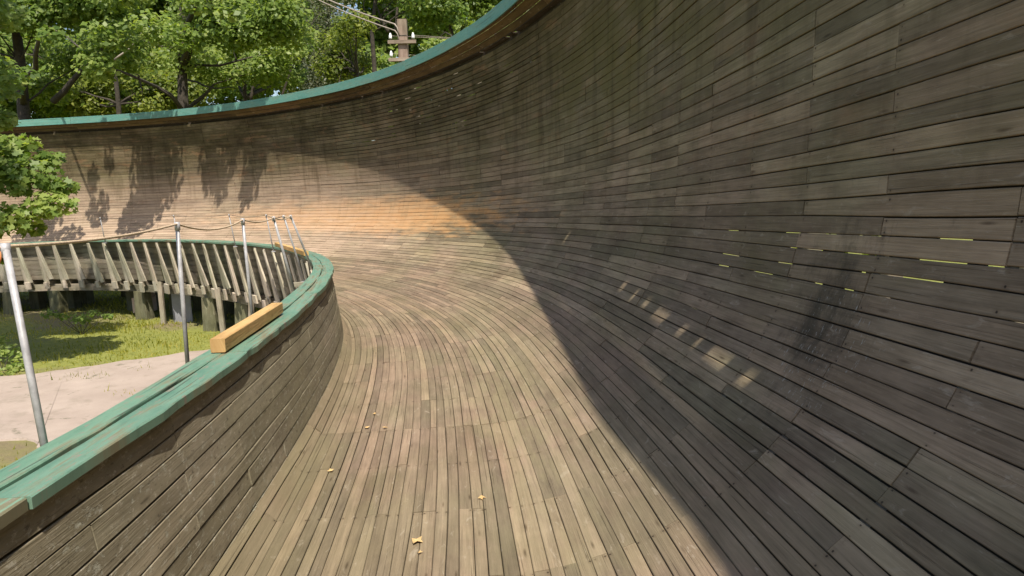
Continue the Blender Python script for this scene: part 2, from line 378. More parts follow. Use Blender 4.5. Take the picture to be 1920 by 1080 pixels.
def board(mb, fn, s0, s1, tA, tB, jA, jB, th, gap, lift, rn, rn2, step=.42, wob=.0, tr0=0.0, endg=.004, ch=.004):
    """one plank following the track: chamfered, jittered edges, slightly proud or sunk"""
    n = max(2, int(math.ceil((s1 - s0) / step))); V = []; G = []; T = []
    tw = (random.random() - .5) * wob; tw2 = (random.random() - .5) * wob; sk = (random.random() - .5) * .008
    for i in range(n + 1):
        s = s0 + endg + (s1 - s0 - 2 * endg) * i / n; q = i / n
        a = tA + gap * (.55 + .5 * n1(jA, s)) + abs(tw) * q * .5; b = tB - gap * (.55 - .5 * n1(jB, s)) - abs(tw2) * (1 - q) * .5
        if wob: a += .010 * n1(jA + 50, s * .55); b += .010 * n1(jB + 50, s * .55)
        o1, h1 = fn(s, a); o2, h2 = fn(s, b)
        x, y, z, nx, ny = base(s)
        d = math.hypot(o2 - o1, h2 - h1); to, tz = (o2 - o1) / d, (h2 - h1) / d; no, nz = -tz, to
        lf = lift + sk * (q - .5)
        wd = b - a
        for (e, dn) in ((0, th), (0, ch), (ch, 0), (d - ch, 0), (d, ch), (d, th)):
            oo = o1 + to * e - no * (dn - lf) * 1.0; hh = h1 + tz * e - nz * (dn - lf)
            V.append((x + nx * oo, y + ny * oo, z + hh)); G.append((s, e - d / 2, rn)); T.append((s, tr0 + a + e, rn2))
    F = []
    for i in range(n):
        o = 6 * i
        F += [(o + k, o + 6 + k, o + 6 + (k + 1) % 6, o + (k + 1) % 6) for k in range(6)]
    F += [tuple(range(6)), tuple(range(6 * n + 5, 6 * n - 1, -1))]
    mb.add(V, F, G, T)

# pixel position, to know how large a plank shows
def pix(p):
    c = cam.matrix_world.inverted() @ Vector(p)
    if c.z > -.3: return None
    return 960 - c.x / c.z * FPX, 540 + c.y / c.z * FPX
CMI = cam.matrix_world.inverted()
def size_px(fn, s0, s1, tA, tB):
    tot = 0; n = 6; tm = (tA + tB) / 2
    for i in range(n):
        s = s0 + (s1 - s0) * (i + .5) / n
        P = []
        for (ss, t) in ((s - (s1 - s0) / 2 / n, tm), (s + (s1 - s0) / 2 / n, tm), (s, tA), (s, tB)):
            o, h = fn(ss, t); c = CMI @ at(ss, o, h)
            if c.z > -.35: P = None; break
            P.append((960 - c.x / c.z * FPX, 540 + c.y / c.z * FPX))
        if P is None: continue
        cx = sum(p[0] for p in P) / 4; cy = sum(p[1] for p in P) / 4
        if not (-30 < cx < 1950 and -30 < cy < 1110): continue
        tot += abs((P[1][0] - P[0][0]) * (P[3][1] - P[2][1]) - (P[1][1] - P[0][1]) * (P[3][0] - P[2][0]))
    return tot

track = empty('bobsled_track', (0, 12, GZ), 'weathered wooden bobsled track curving left with high outer wall and green painted edges', 'bobsled track')
FRAME0, FSP = 2.85, .95
def lay(fn, edges, total, s_start, s_end, choices, seam=None):
    out = []
    if isinstance(edges, int): edges = [total * c / edges for c in range(edges + 1)]
    for c in range(len(edges) - 1):
        tA, tB = edges[c], edges[c + 1]
        k = math.floor((s_start - FRAME0) / FSP) - random.randint(0, 3); s = FRAME0 + k * FSP
        while s < s_end:
            e = s + random.choice(choices) * FSP
            if seam and seam(c) and s < FRAME0 + 4 * FSP < e and random.random() < .85: e = FRAME0 + 4 * FSP
            if e > s_start: out.append((max(s, s_start), min(e, s_end), tA, tB, c))
            s = e
    return out
S0, S1 = -6.0, 39.0
TE = [0.]
while TE[-1] < ARC - .06: TE.append(TE[-1] + float(np.interp(TE[-1], [0, 1.4, 2.8, 4.2, 5], [.082, .084, .096, .108, .113])) * random.uniform(.93, 1.07))
TE = [t * ARC / TE[-1] for t in TE]; NC = len(TE) - 1
oc = lay(outer, TE, ARC, S0, S1, (1, 2, 2, 3, 3, 4, 4), lambda c: c < 30)
NI = 10
IE = [0.] 
while IE[-1] < PHF - .07: IE.append(IE[-1] + random.uniform(.085, .135))
IE = [t * PHF / IE[-1] for t in IE]; NI = len(IE) - 1
ic = lay(inner, IE, PHF, S0, S1, (2, 3, 3, 4))
vc = []
TVIS = .43
for i, (fnn, items, nm) in enumerate(((outer, oc, 'o'), (inner, ic, 'i'))):
    pass
def emit(items, fn, namer, matr, th, gap, limit, liftf, wob, tr0=0., j0=0, minpx=260, step=.42, endg=.004, ch=.004):
    sc = []
    for it in items: sc.append((size_px(fn, it[0], it[1], it[2], it[3]), it))
    sc.sort(key=lambda a: -a[0]); cnt = {}; rest = {}
    for a, it in sc:
        nm = namer(it); s0, s1, tA, tB, c = it
        single = a > minpx and cnt.get(nm, 0) < limit
        if single: cnt[nm] = cnt.get(nm, 0) + 1; mb = MB()
        else: mb = rest.setdefault(nm, MB())
        rn, r2 = random.random(), random.random()
        board(mb, fn, s0, s1, tA, tB, j0 + c, j0 + c + 1, th, gap(it), liftf(it), rn, r2, step, wob, tr0, endg, ch)
        if single: mb.build(nm, M[matr[nm]], track)
    for nm, mb in rest.items(): mb.build(nm, M[matr[nm]], track, kind='stuff')
    print('planks', cnt)
_tf = ARC * .37
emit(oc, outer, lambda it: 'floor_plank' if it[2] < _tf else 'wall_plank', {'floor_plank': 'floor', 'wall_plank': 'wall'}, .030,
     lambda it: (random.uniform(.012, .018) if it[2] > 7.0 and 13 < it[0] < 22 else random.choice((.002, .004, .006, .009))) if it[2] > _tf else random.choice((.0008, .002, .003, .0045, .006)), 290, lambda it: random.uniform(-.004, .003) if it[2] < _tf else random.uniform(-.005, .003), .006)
emit(ic, inner, lambda it: 'inner_wall_plank', {'inner_wall_plank': 'inner'}, .04, lambda it: random.uniform(.003, .010), 110,
     lambda it: random.uniform(-.003, .003), .012, 20., 100, 400, .3, .005, .003)
# visor under the lip: three wide boards
vis = []
for c in range(3):
    s = S0 - random.random() * 2
    while s < S1:
        e = s + 2.85; vis.append((max(s, S0), min(e, S1), TVIS * c / 3, TVIS * (c + 1) / 3, c)); s = e
emit(vis, visor, lambda it: 'visor_plank', {'visor_plank': 'visor'}, .025, lambda it: .006, 60, lambda it: random.uniform(-.006, .004), .008, 12., 130, 200)

# battens closing the joints from behind, left open where daylight shows through
bt = MB()
def opening(s, t, c):
    if 2.4 < s < 6.2 and 4.34 < t < 4.86: return n1(300 + c, s * 5.5) > (.10 if s < 5.2 else .4)
    if 3.0 < s < 6.4 and 3.35 < t <= 4.15: return n1(300 + c, s * 4) > .88
    if 13.5 < s < 22 and 7.2 < t < 8.7: return n1(300 + c, s * 2.) > .62
    return False
for c in range(1, NC):
    t = TE[c]; run = None
    ss = np.arange(S0, S1 + .001, .12)
    for i, s in enumerate(ss):
        op = opening(s, t, c) or i == len(ss) - 1
        if not op and run is None: run = s
        if op and run is not None:
            if s - run > .05: board(bt, lambda a, b: outer(a, b), run, s, t - .028, t + .028, 0, 0, .012, 0, -.033, .5, random.random(), .6, 0, 0, 0, .002)
            run = None
for c in range(1, NI):
    board(bt, inner, S0, S1, IE[c] - .03, IE[c] + .03, 0, 0, .012, 0, -.056, .5, .3, .6, 0, 0, 0, .002)
bt.build('joint_batten', M['darkw'], track, kind='stuff')
# slot between wall top and visor: filled except for short openings that let the sun in
fl = MB(); s = S0
slot = lambda a, b: (WT(a) - .11 + b, WH(a)[1] - .37)
while s < S1:
    L = random.uniform(.15, .6)
    board(fl, slot, s, min(s + L, S1), 0, .14, 0, 0, .02, 0, .0, .4, random.random(), .5, 0, 0, 0, .002)
    g_ = random.choice((.08, .15, .25, .4)) if (1.3 < s < 6.4 and random.random() < .85) else 0
    if g_: board(fl, slot, s + L, s + L + g_, 0, random.choice((.055, .065, .075)), 0, 0, .02, 0, .0, .4, .5, .5, 0, 0, 0, .002)
    s += L + (g_ if g_ else (.0 if (s < 9 or random.random() < .9) else random.uniform(.05, .12)))
board(fl, lambda a, b: (WT(a) + .03 + b * .01, WH(a)[1] - .52 + b), S0, S1, 0, .16, 0, 0, .02, 0, .0, .4, .3, .5, 0, 0, 0, .002)
fl.build('slot_filler', M['darkw'], track, kind='stuff')
# frames behind the shell: rafters every frame spacing
k = 0; s = FRAME0 - 9 * FSP
while s < S1:
    if s > S0:
        mb = MB(); pts = []
        for t in np.linspace(0, ARC, 15):
            o, h = outer(s, t); o2, h2 = outer(s, min(t + .01, ARC)); o3, h3 = outer(s, max(t - .01, 0)); d = math.hypot(o2 - o3, h2 - h3)
            no, nz = (h2 - h3) / d, -(o2 - o3) / d; pts.append((o + no * .052, h + nz * .052, o + no * .19, h + nz * .19))
        W, H = WH(s); pts.append((WT(s) + .06, H - .1, WT(s) + .19, H - .1))
        V = []; F = []; G = []
        for (a, b, c2, d2) in pts:
            for (o, h, e) in ((a, b, -.04), (a, b, .04), (c2, d2, .04), (c2, d2, -.04)):
                p = at(s + e, o, h); V.append(p); G.append((o + h, e * 2, .4))
        for i in range(len(pts) - 1):
            F += [(4 * i + k2, 4 * i + (k2 + 1) % 4, 4 * i + 4 + (k2 + 1) % 4, 4 * i + 4 + k2) for k2 in range(4)]
        F += [(3, 2, 1, 0), tuple(range(len(V) - 4, len(V)))]
        mb.add(V, F, G, [(random.random() * 9, 0, random.random())] * len(V)); mb.build('rib', M['grey'], track)
    s += FSP

# green cap on the inner wall: two boards side by side with ragged ends
def capfn(s, t): return .035 - t, .032
def capboard(tA, tB, lo, group, jit):
    s = S0 - random.random()
    while s < S1:
        e = s + random.uniform(2.2, 3.6)
        a, b = max(s, S0), min(e, S1); mb = MB(); n = max(3, int((b - a) / .22)); V = []; G = []; T = []; rn, r2 = random.random(), random.random()
        dz = random.uniform(-.004, .008); ja = random.randint(200, 380)
        for i in range(n + 1):
            q = i / n; ss = a + .006 + (b - a - .012) * q
            w0 = tA + jit * n1(ja, ss * 3) + (.018 * random.random() if i in (0, n) else 0); w1 = tB + jit * .6 * n1(ja + 1, ss * 2.6)
            tilt = .008 * n1(ja + 2, ss)
            for (t, h) in ((w1, -.05), (w1, -.006), (w1 - .007, 0), (w0 + .007, 0), (w0, -.006), (w0, -.05)):
                V.append(at(ss, .04 - t, .05 + h + dz + tilt * (t - tA) * 6)); G.append((ss, t - (tA + tB) / 2, rn)); T.append((ss, t, r2))
        F = []
        for i in range(n):
            o = 6 * i; F += [(o + k2, o + 6 + k2, o + 6 + (k2 + 1) % 6, o + (k2 + 1) % 6) for k2 in range(6)]
        F += [tuple(range(6)), tuple(range(6 * n + 5, 6 * n - 1, -1))]
        mb.add(V, F, G, T); mb.build('cap_board', M['green'], track)
        s = e
capboard(0, .165, 0, 0, .012); capboard(.171, .315, 0, 0, .014)
# fascia round the lip
s = S0 - .7
while s < S1:
    e = s + random.uniform(2.4, 3.2); a, b = max(s, S0), min(e, S1); mb = MB(); dz = random.uniform(-.010, .010)
    def fa(ss, t):
        W, H = WH(ss); return W - OVH(ss) - .01, H - .165 + t
    board(mb, lambda q, t: (fa(q, t)[0], fa(q, t)[1] + dz), a, b, 0, .25, 0, 0, .03, 0, random.uniform(-.003, .003), random.random(), random.random(), .3, .0, 0, .003, .004)
    mb.build('lip_fascia_board', M['teal'], track); s = e

# back of the inner wall: struts, tie ends, stringer beams, floor joists, columns
st = .45
s = 1.2
while s < S1 - .5:
    d = random.uniform(-.04, .04); a = at(s, -.30, -.02); b = at(s + d, .06, -1.30 + random.uniform(-.10, .06)); tn = at(s + .1, 0, 0) - at(s, 0, 0)
    if s > 11:
        w_ = random.uniform(.9, 1.2); a = at(s, -.27, -.03); b = at(s - .02, -.03, -1.42 + random.uniform(-.06, .05)); nrm = at(s, -1, 0) - at(s, 0, 0)
        mb = MB(); mb.beam(a, b, .10 * w_, .045, nrm, .21 * w_, .045); mb.build('strut', M['pale'], track)
        if random.random() < .85:
            c = at(s - .04, -.30, -.05); e = at(s - random.uniform(.17, .34), -.07 - random.random() * .05, -1.30 + random.uniform(-.12, .06)); mb = MB(); mb.beam(c, e, .07, .04, nrm, .17, .045); mb.build('brace', M['pale'], track)
        q = random.uniform(.20, .34); z0 = -1.30 + random.uniform(-.05, .03); o_ = -.16 + random.uniform(-.05, .04)
        mb = MB(); mb.beam(at(s - .12, o_, z0), at(s - .12 + random.uniform(-.03, .03), o_ + .03, z0 - q), random.uniform(.13, .24), .05, nrm); mb.build('cleat', M['pale'], track)
        mb = MB(); mb.beam(at(s - .05, -.13, -1.40), at(s - .05, 1.5, -1.36), .09, .16, (0, 0, 1)); mb.build('tie_beam', M['grey'], track)
    s += .74 + random.uniform(-.06, .06)
def stringer(off, h, w1, h1, name, s0=S0, s1=S1):
    s = s0
    while s < s1 - .2:
        e = min(s + 3.8, s1); mb = MB(); n = 8; V = []; G = []; T = []; r1 = random.random(); r2 = random.random()
        for i in range(n + 1):
            ss = s + (e - s - .01) * i / n
            for (o, z) in ((-w1 / 2, -h1 / 2), (w1 / 2, -h1 / 2), (w1 / 2, h1 / 2), (-w1 / 2, h1 / 2)):
                V.append(at(ss, off + o, h + z)); G.append((ss, o + z * .6, r1)); T.append((ss, o + z, r2))
        F = []
        for i in range(n): F += [(4 * i + k2, 4 * i + 4 + k2, 4 * i + 4 + (k2 + 1) % 4, 4 * i + (k2 + 1) % 4) for k2 in range(4)]
        F += [(0, 1, 2, 3), tuple(range(4 * n + 3, 4 * n - 1, -1))]
        mb.add(V, F, G, T); mb.build(name, M['grey'], track); s = e
stringer(.12, -1.56, .16, .22, 'stringer'); stringer(1.9, -1.56, .16, .22, 'stringer'); stringer(3.6, -1.45, .16, .22, 'stringer')
def backfn(s, t): q = t / 1.3; return -.06 + .17 * q, -.03 - 1.27 * q
bk = [it for it in lay(backfn, 7, 1.28, 11, S1, (2, 3, 4))]
emit(bk, backfn, lambda it: 'back_plank', {'back_plank': 'grey'}, .022, lambda it: .006, 90, lambda it: random.uniform(-.004, .004), .006, 30., 300, 120)
# angled board in the foot of the inner wall
def foot_fn(s, t): q = t / .17; return PA - .022 + .135 * q, -PHF + .125 - .118 * q
fb = lay(foot_fn, 2, .17, S0, S1, (2, 3, 4))
emit(fb, foot_fn, lambda it: 'foot_plank', {'foot_plank': 'floor'}, .05, lambda it: .005, 60, lambda it: random.uniform(-.008, .006), .006, .0, 340, 200)
for s in (13.6, 15.4, 17.4, 19.3, 21.3, 23.4, 25.3, 27.3, 29.3, 31.2, 33.0, 35.4):
    for off, ww in ((.16, .46), (1.1, .4), (2.0, .5), (3.7, .42)):  # the second row is added to darken the space under the track
        if (off > 1.5 and s in (15.4, 19.3)) or (off == 1.1 and s < 16) or (off < 1 and s in (25.3, 29.3)): continue
        ss = s + (random.uniform(-.6, .6) if off > 1 else 0)
        p = at(ss, off, 0); mb = MB(); top = p.z - 1.66
        mb.beam((p.x, p.y, GZ - .05), (p.x + random.uniform(-.03, .03), p.y, top), ww * 1.05, ww * .8, (.3, 1, 0), ww * .92, ww * .7, .02, 3)
        mb.build('column', M['column'], track)
for s in (-4, -.5, 3, 6.5, 10):
    for off in (.3, 2.0, 3.6):
        p = at(s, off, 0); mb = MB(); mb.beam((p.x, p.y, GZ - .05), (p.x, p.y, p.z - 1.66), .45, .4, (.1, 1, 0)); mb.build('column', M['column'], track)
# loose props beside the columns
for (s, off, dx) in ((25.9, -.1, .05), (22.2, -.15, .1), (20.0, -.1, -.1)):
    p = at(s, off, 0); mb = MB(); mb.beam((p.x + dx, p.y - .1, GZ - .02), (p.x, p.y, p.z - 1.3), .14, .10, (0, 1, 0)); mb.build('prop', M['grey'], track)

# ------------------------------------------------------------ ground
def ground():
    n = 160; xs = np.linspace(-1, 1, n); xs = np.sign(xs) * np.abs(xs) ** 2.2 * 400; V = []
    for j in xs:
        for i in xs:
            d = math.hypot(i + 6, j - 18); z = GZ + (.035 * math.sin(i * .9 + j * .4) + .03 * math.sin(j * 1.3 - i * .5)) * min(1, d / 12) - .0
            if j > 60: z += min((j - 60) * .02, 3)
            V.append((i, j, z))
    F = [(j * n + i, j * n + i + 1, (j + 1) * n + i + 1, (j + 1) * n + i) for j in range(n - 1) for i in range(n - 1)]
    mb = MB(); mb.add(V, F, smooth=True); return mb.build('ground', M['ground'], kind='structure')
ground()
def asphalt_edge(a, b, n, amp, seed):
    r = random.Random(seed); out = []
    for i in range(n):
        q = i / (n - 1); out.append((a[0] + (b[0] - a[0]) * q + amp * .5 * (r.random() - .5), a[1] + (b[1] - a[1]) * q + amp * (r.random() - .5)))
    return out
far = asphalt_edge((-34, 15.0), (-11.7, 16.6), 30, .25, 1) + asphalt_edge((-11.5, 16.6), (-7.9, 18.9), 16, .22, 2) + asphalt_edge((-7.6, 19.0), (6, 15), 18, .2, 3)
near = asphalt_edge((-34, 9.0), (-8.9, 12.3), 30, .3, 4) + asphalt_edge((-8.6, 12.2), (-7.4, 11.3), 8, .2, 5) + asphalt_edge((-7, 11.0), (6, 8), 26, .3, 6)
mb = MB(); n = len(far); V = [(p[0], p[1], GZ + .045) for p in far] + [(p[0], p[1], GZ + .045) for p in near]
V += [(p[0], p[1] + .05, GZ - .06) for p in far] + [(p[0], p[1] - .05, GZ - .06) for p in near]
F = [(i, i + n, i + n + 1, i + 1) for i in range(n - 1)] + [(i + 2 * n, i, i + 1, i + 2 * n + 1) for i in range(n - 1)] + [(i + n, i + 3 * n, i + 3 * n + 1, i + n + 1) for i in range(n - 1)]
mb.add(V, F); mb.build('asphalt_path', M['asphalt'], kind='structure')

def big(name, V, F4, attr, m, parent=None, kind=None):
    """numpy mesh: V (n,3), faces (m,k) all of one size, attr (n,3)"""
    me = bpy.data.meshes.new(name); k = F4.shape[1]; me.vertices.add(len(V)); me.vertices.foreach_set('co', V.astype('f').ravel())
    me.loops.add(F4.size); me.loops.foreach_set('vertex_index', F4.astype('i').ravel())
    me.polygons.add(len(F4)); me.polygons.foreach_set('loop_start', np.arange(0, F4.size, k, dtype='i'))
    me.update(calc_edges=True)
    a = me.attributes.new('gr', 'FLOAT_VECTOR', 'POINT'); a.data.foreach_set('vector', attr.astype('f').ravel())
    me.materials.append(m); o = bpy.data.objects.new(name, me); col.objects.link(o)
    if parent is not None: o.parent = parent; me.transform(Matrix.Translation(-Vector(parent.location)))
    if kind: o['kind'] = kind
    return o
def in_asphalt(x, y):
    yf = np.interp(x, [-34, -11.6, -7.75, 6], [15, 16.6, 18.95, 15]); yn = np.interp(x, [-34, -8.75, -7.2, 6], [9, 12.25, 11.15, 8]); return (y < yf - .05) & (y > yn + .05)
# grass: blades, denser near the visible strip
N_ = 95000
gx = rng.uniform(-24, 2, N_); gy = 11 + rng.random(N_) ** .8 * 34
keep = ~in_asphalt(gx, gy) | (rng.random(N_) < .0)
patch = ((gx + 10.0) ** 2 / .5 + (gy - 16.3) ** 2 / .12 < 1) | ((gx + 8.3) ** 2 / .35 + (gy - 14.9) ** 2 / .06 < 1) | ((gx + 8.9) ** 2 / .1 + (gy - 16.9) ** 2 / .08 < 1)
dens = np.sin(gx * 1.1 + gy * .7) + np.sin(gy * 1.9 - gx * .8) + rng.normal(0, .8, N_)
keep = (keep & (dens > -1.3)) | (patch)
gx = gx[keep]; gy = gy[keep]; n = len(gx)
hgt = rng.uniform(.01, .065, n) * (1 + .5 * np.clip(dens[keep], 0, 2)) + np.where(rng.random(n) < .02, .2, 0)
a = rng.uniform(0, 6.283, n); wd = .012 + .012 * rng.random(n)
bx = np.stack([gx, gy, np.full(n, GZ - .03)], 1); sx = np.stack([np.cos(a) * wd, np.sin(a) * wd, np.zeros(n)], 1)
tip = bx + np.stack([rng.normal(0, .04, n), rng.normal(0, .04, n), hgt + .05], 1)
V = np.stack([bx - sx, bx + sx, tip], 1).reshape(-1, 3); F = np.arange(3 * n).reshape(-1, 3)
tone = np.clip(.5 + .35 * np.sin(gx * .9 - gy * .5) * np.sin(gy * .7) + rng.normal(0, .22, n), 0, 1)
big('grass', V, F, np.repeat(np.stack([tone, tone, tone], 1), 3, 0), M['grassb'], None, 'stuff')

# ------------------------------------------------------------ foliage
def leaves(centers, radii, per, size, lobed=False, droop=0.0, tone=0.5, spread=.25, flat=.6):
    """leaf faces scattered through clumps; returns V, F, attr"""
    Vs = []; Ts = []
    for c, r in zip(centers, radii):
        n = max(8, int(per * (r if np.isscalar(r) else r[0]) ** 2)); d = rng.normal(0, 1, (n, 3)); d /= np.linalg.norm(d, axis=1)[:, None]
        rad = rng.random(n) ** .45; rv = np.array([r, r, r * flat]) if np.isscalar(r) else np.array(r)
        p = np.array(c) + d * rad[:, None] * rv
        p[:, 2] -= droop * rng.random(n) * 1.0
        # facing: outward and up, roughly
        nn = d * .4 + np.array([.1, -.45, .75]) + rng.normal(0, .45, (n, 3)); nn /= np.linalg.norm(nn, axis=1)[:, None]
        t = np.cross(nn, rng.normal(0, 1, (n, 3))); t /= np.linalg.norm(t, axis=1)[:, None]; b = np.cross(nn, t)
        s = size * rng.uniform(.6, 1.3, n)[:, None]
        if lobed: shape = [(-.08, -.55, 0), (.45, -.35, .08), (.30, -.02, .0), (.62, .30, .12), (.18, .32, .0), (0, .72, -.05), (-.18, .32, .0), (-.62, .30, .12), (-.30, -.02, .0), (-.45, -.35, .08)]
        else: shape = [(0, -.6, 0), (.42, -.05, .12), (0, .65, -.06), (-.42, .0, .12)]
        P = [p + (t * q[0] + b * q[1] + nn * q[2]) * s for q in shape]
        Vs.append(np.stack(P, 1).reshape(-1, 3))
        tn = np.clip(tone + rng.normal(0, spread, n) + rng.normal(0, .10), 0, 1); Ts.append(np.repeat(tn, len(shape)))
    V = np.concatenate(Vs); k = 10 if lobed else 4; F = np.arange(len(V)).reshape(-1, k); T = np.concatenate(Ts)
    return V, F, np.stack([T, T, T], 1)
def curve_pts(a, b, bend, n=7):
    a = np.array(a, float); b = np.array(b, float); L = np.linalg.norm(b - a); o = rng.normal(0, 1, 3) * bend * L
    return [a + (b - a) * q + o * math.sin(math.pi * q) * .5 + rng.normal(0, .012, 3) * L * math.sin(math.pi * q) for q in np.linspace(0, 1, n)]
def tree(label, foot, top, r, clumps, radii, leafm, per, size, lobed=False, limbs=True, tone=.5, nm='maple_tree', droop=0., group=None, flat=.6, extra=()):
    root = empty(nm, foot, label, 'tree', group)
    tk = curve_pts(foot, top, .04, 9); tk[0] = np.array(foot) - np.array([0, 0, .15])
    mb = MB(); mb.tube(tk, [r * (1.25 if i == 0 else 1 - .75 * i / 8) for i in range(9)], 10); mb.build('trunk', M['bark'], root)
    if limbs:
        for c, rad in list(zip(clumps, radii))[::max(1, len(clumps) // 8)]:
            rr_ = rad if np.isscalar(rad) else rad[0]
            cz = c[2] - rr_ * .3; best = min(range(4, 9), key=lambda i: abs(tk[i][2] - (cz - 1.2)) + .2 * i)
            if np.linalg.norm(np.array(c) - tk[best]) < .8: continue
            mb = MB(); pts = curve_pts(tk[best], c, .12, 7); L = np.linalg.norm(np.array(c) - tk[best])
            r0_ = min(r * .4, .015 + .012 * L); mb.tube(pts, [r0_ * (1 - .8 * i / 6) for i in range(7)], 6)
            for q in range(3):
                i = random.choice((3, 4, 5)); d = rng.normal(0, 1, 3); d /= np.linalg.norm(d); mb.tube(curve_pts(pts[i], pts[i] + d * rr_ * .8, .15, 5), [r0_ * .35 * (1 - .8 * j / 4) for j in range(5)], 5)
            mb.build('limb', M['bark'], root)
    for e in extra:
        mb = MB(); mb.tube(curve_pts(e[0], e[1], .06, 7), [e[2] * (1 - .7 * i / 6) for i in range(7)], 7); mb.build('limb', M[e[3]], root)
    V, F, A = leaves(clumps, radii, per, size, lobed, droop, tone, flat=flat); big('crown', V, F, A, M[leafm], root)
    return root
def ip(px, py, depth):
    """world point seen at a photo pixel at the given distance ahead (used to read positions off the photograph)"""
    m = cam.matrix_world; return m @ Vector(((px - 960) / FPX * depth, -(py - 540) / FPX * depth, -depth))
def P3(px, py, d): return tuple(ip(px, py, d))

# near maple inside the bend, on the left edge
cl = []; rd = []
for (px, py, d, r) in ((40, 330, 17, .85), (-60, 300, 16.5, 1.2), (95, 385, 17, .55), (20, 410, 16.6, .6), (90, 300, 17.6, .4), (35, 270, 17.2, .42), (-80, 420, 17, 1.), (120, 350, 17.3, .35),
                      (-150, 200, 17.5, 1.5), (-60, 150, 18, 1.2), (-170, 40, 18, 1.7), (-40, 20, 18.5, 1.0), (-250, 330, 17, 1.7), (-200, 470, 18, 1.1), (0, 225, 18.5, .45), (60, 430, 17.3, .3), (-30, 480, 16.8, .5)):
    cl.append(P3(px, py, d)); rd.append(r)
for (px, py, dp) in ((20, 610, 20), (60, 640, 19), (-40, 640, 19), (20, 500, 23), (90, 520, 23), (-60, 560, 22), (150, 560, 22), (60, 560, 22), (130, 500, 23.5), (-40, 500, 24), (10, 570, 21), (100, 560, 22)):
    q_ = ip(px, py, dp) + SUND * 11.5; cl.append(tuple(q_)); rd.append(1.0)
tree('bright green maple at the left picture edge hanging over the far inner wall', (-14.6, 16.2, GZ), (-14.2, 16.6, 6.5), .26, cl, rd, 'leaf', 700, .15, True, tone=.68)

# trees behind the outer wall
def crown(cx, cy, d, w_, h_, n, r0_, r1_, seed, jitter=1.5):
    q = np.random.default_rng(seed); c = []; r = []
    for _ in range(n):
        a = q.random() * 6.283; m_ = math.sqrt(q.random()); c.append((lambda yy: P3(cx + w_ * m_ * math.cos(a), yy, d + abs(q.normal(0, jitter)) * (1 if yy > 78 else -.7) + (2.2 if yy > 78 else 0)))(cy + h_ * m_ * math.sin(a))); r.append(q.uniform(r0_, r1_))
    return c, r
def foot(px, d): p = ip(px, 300, d); return (p.x, p.y, GZ)
# overhanging boughs that dapple the far wall
over = []; ro = []
for (px, py, sft, r) in ((290, 330, 7.0, 1.0), (275, 375, 6.6, .95), (250, 410, 6.3, .8), (320, 340, 7.2, .7), (400, 320, 7.0, .6), (420, 345, 6.7, .5), (395, 335, 7.6, .3), (480, 330, 7.0, .6), (470, 370, 6.8, .45), (505, 325, 7.2, .45), (445, 315, 7.3, .4),
                         (205, 300, 7.0, .25), (170, 320, 7.0, .3), (175, 370, 6.5, .5), (60, 410, 6.5, 1.0), (120, 440, 6.5, .7), (235, 395, 6.4, .4)):
    dd = 29.0
    q = ip(px, py, dd + (0 if px < 300 else -(px - 300) / 300 * 3.0)); over.append(tuple(q + SUND * sft)); ro.append(r)
T = []
c, r = crown(420, 50, 31, 140, 95, 22, 1.0, 1.7, 11)
tree('leafy maple with a thick dark trunk rising behind the lip, boughs over the track', foot(352, 33.5), P3(340, -160, 33), .40, c + over[:11], r + ro[:11], 'leaf', 400, .18, tone=.62,
     extra=[(P3(352, 150, 33.4), P3(440, 165, 32), .05, 'bark'), (P3(350, 95, 33.2), P3(255, 70, 32), .05, 'bark')])
c, r = crown(60, 60, 33, 170, 110, 26, 1.1, 1.9, 12)
tree('maple with forked leaning trunk behind the lip at far left', foot(92, 34), P3(45, -150, 34), .42, c + over[11:], r + ro[11:], 'leaf2', 350, .19, tone=.6,
     extra=[(P3(100, 190, 33.8), P3(215, 70, 32.5), .16, 'bark'), (P3(215, 112, 31.8), P3(265, 62, 31.5), .05, 'cable'), (P3(150, 90, 32), P3(60, 30, 32), .04, 'cable')])
c, r = crown(470, 110, 38, 90, 60, 12, 1.0, 1.7, 13)
tree('smaller tree with slim dark trunk left of the leaning stem', foot(468, 37.5), P3(455, -40, 37), .19, c, r, 'leaf2', 380, .20, tone=.45, extra=[(P3(470, 190, 37), P3(492, 90, 37), .09, 'bark')])
tree('thin leaning dark stem between slim trunk and pale drooping conifer', foot(500, 38), P3(560, 20, 37), .12, [P3(540, 0, 37), P3(560, 60, 37.5)], [.9, .6], 'leaf3', 220, .19, tone=.4, nm='young_tree', extra=[(P3(545, 95, 37.4), P3(600, 25, 37.5), .05, 'bark')])
c = [P3(605 + 28 * math.sin(i * 2.3), -60 + i * 24, 48) for i in range(11)]; r = [(1.5 + .08 * i, 1.5 + .08 * i, .9) for i in range(11)]
tree('pale grey green drooping conifer beyond the wall', foot(605, 49), P3(600, -300, 49), .25, c, r, 'needle', 330, .13, limbs=False, tone=.5, nm='conifer_tree', droop=1.2)
c, r = crown(665, 100, 34, 45, 65, 14, .7, 1.2, 15)
tree('round dense yellow green tree left of the utility pole', foot(665, 34.5), P3(665, 20, 34.5), .16, c, r, 'leaf3', 380, .15, tone=.35, nm='linden_tree')
c, r = crown(735, -60, 36, 110, 70, 16, 1.0, 1.6, 16)
tree('tree with twin dark stems just behind the utility pole', foot(727, 35), P3(716, -160, 35), .19, c, r, 'leaf2', 380, .19, tone=.6,
     extra=[(P3(728, 60, 34.8), P3(705, 10, 34.8), .09, 'bark'), (P3(740, 60, 34.9), P3(748, -30, 35), .08, 'bark')])
c, r = crown(850, 95, 30, 60, 28, 12, .5, .9, 17)
tree('low bright green bush showing right of the utility pole above the lip', foot(860, 30), P3(860, 80, 30), .10, c, r, 'leaf', 420, .14, tone=.75, nm='bush')
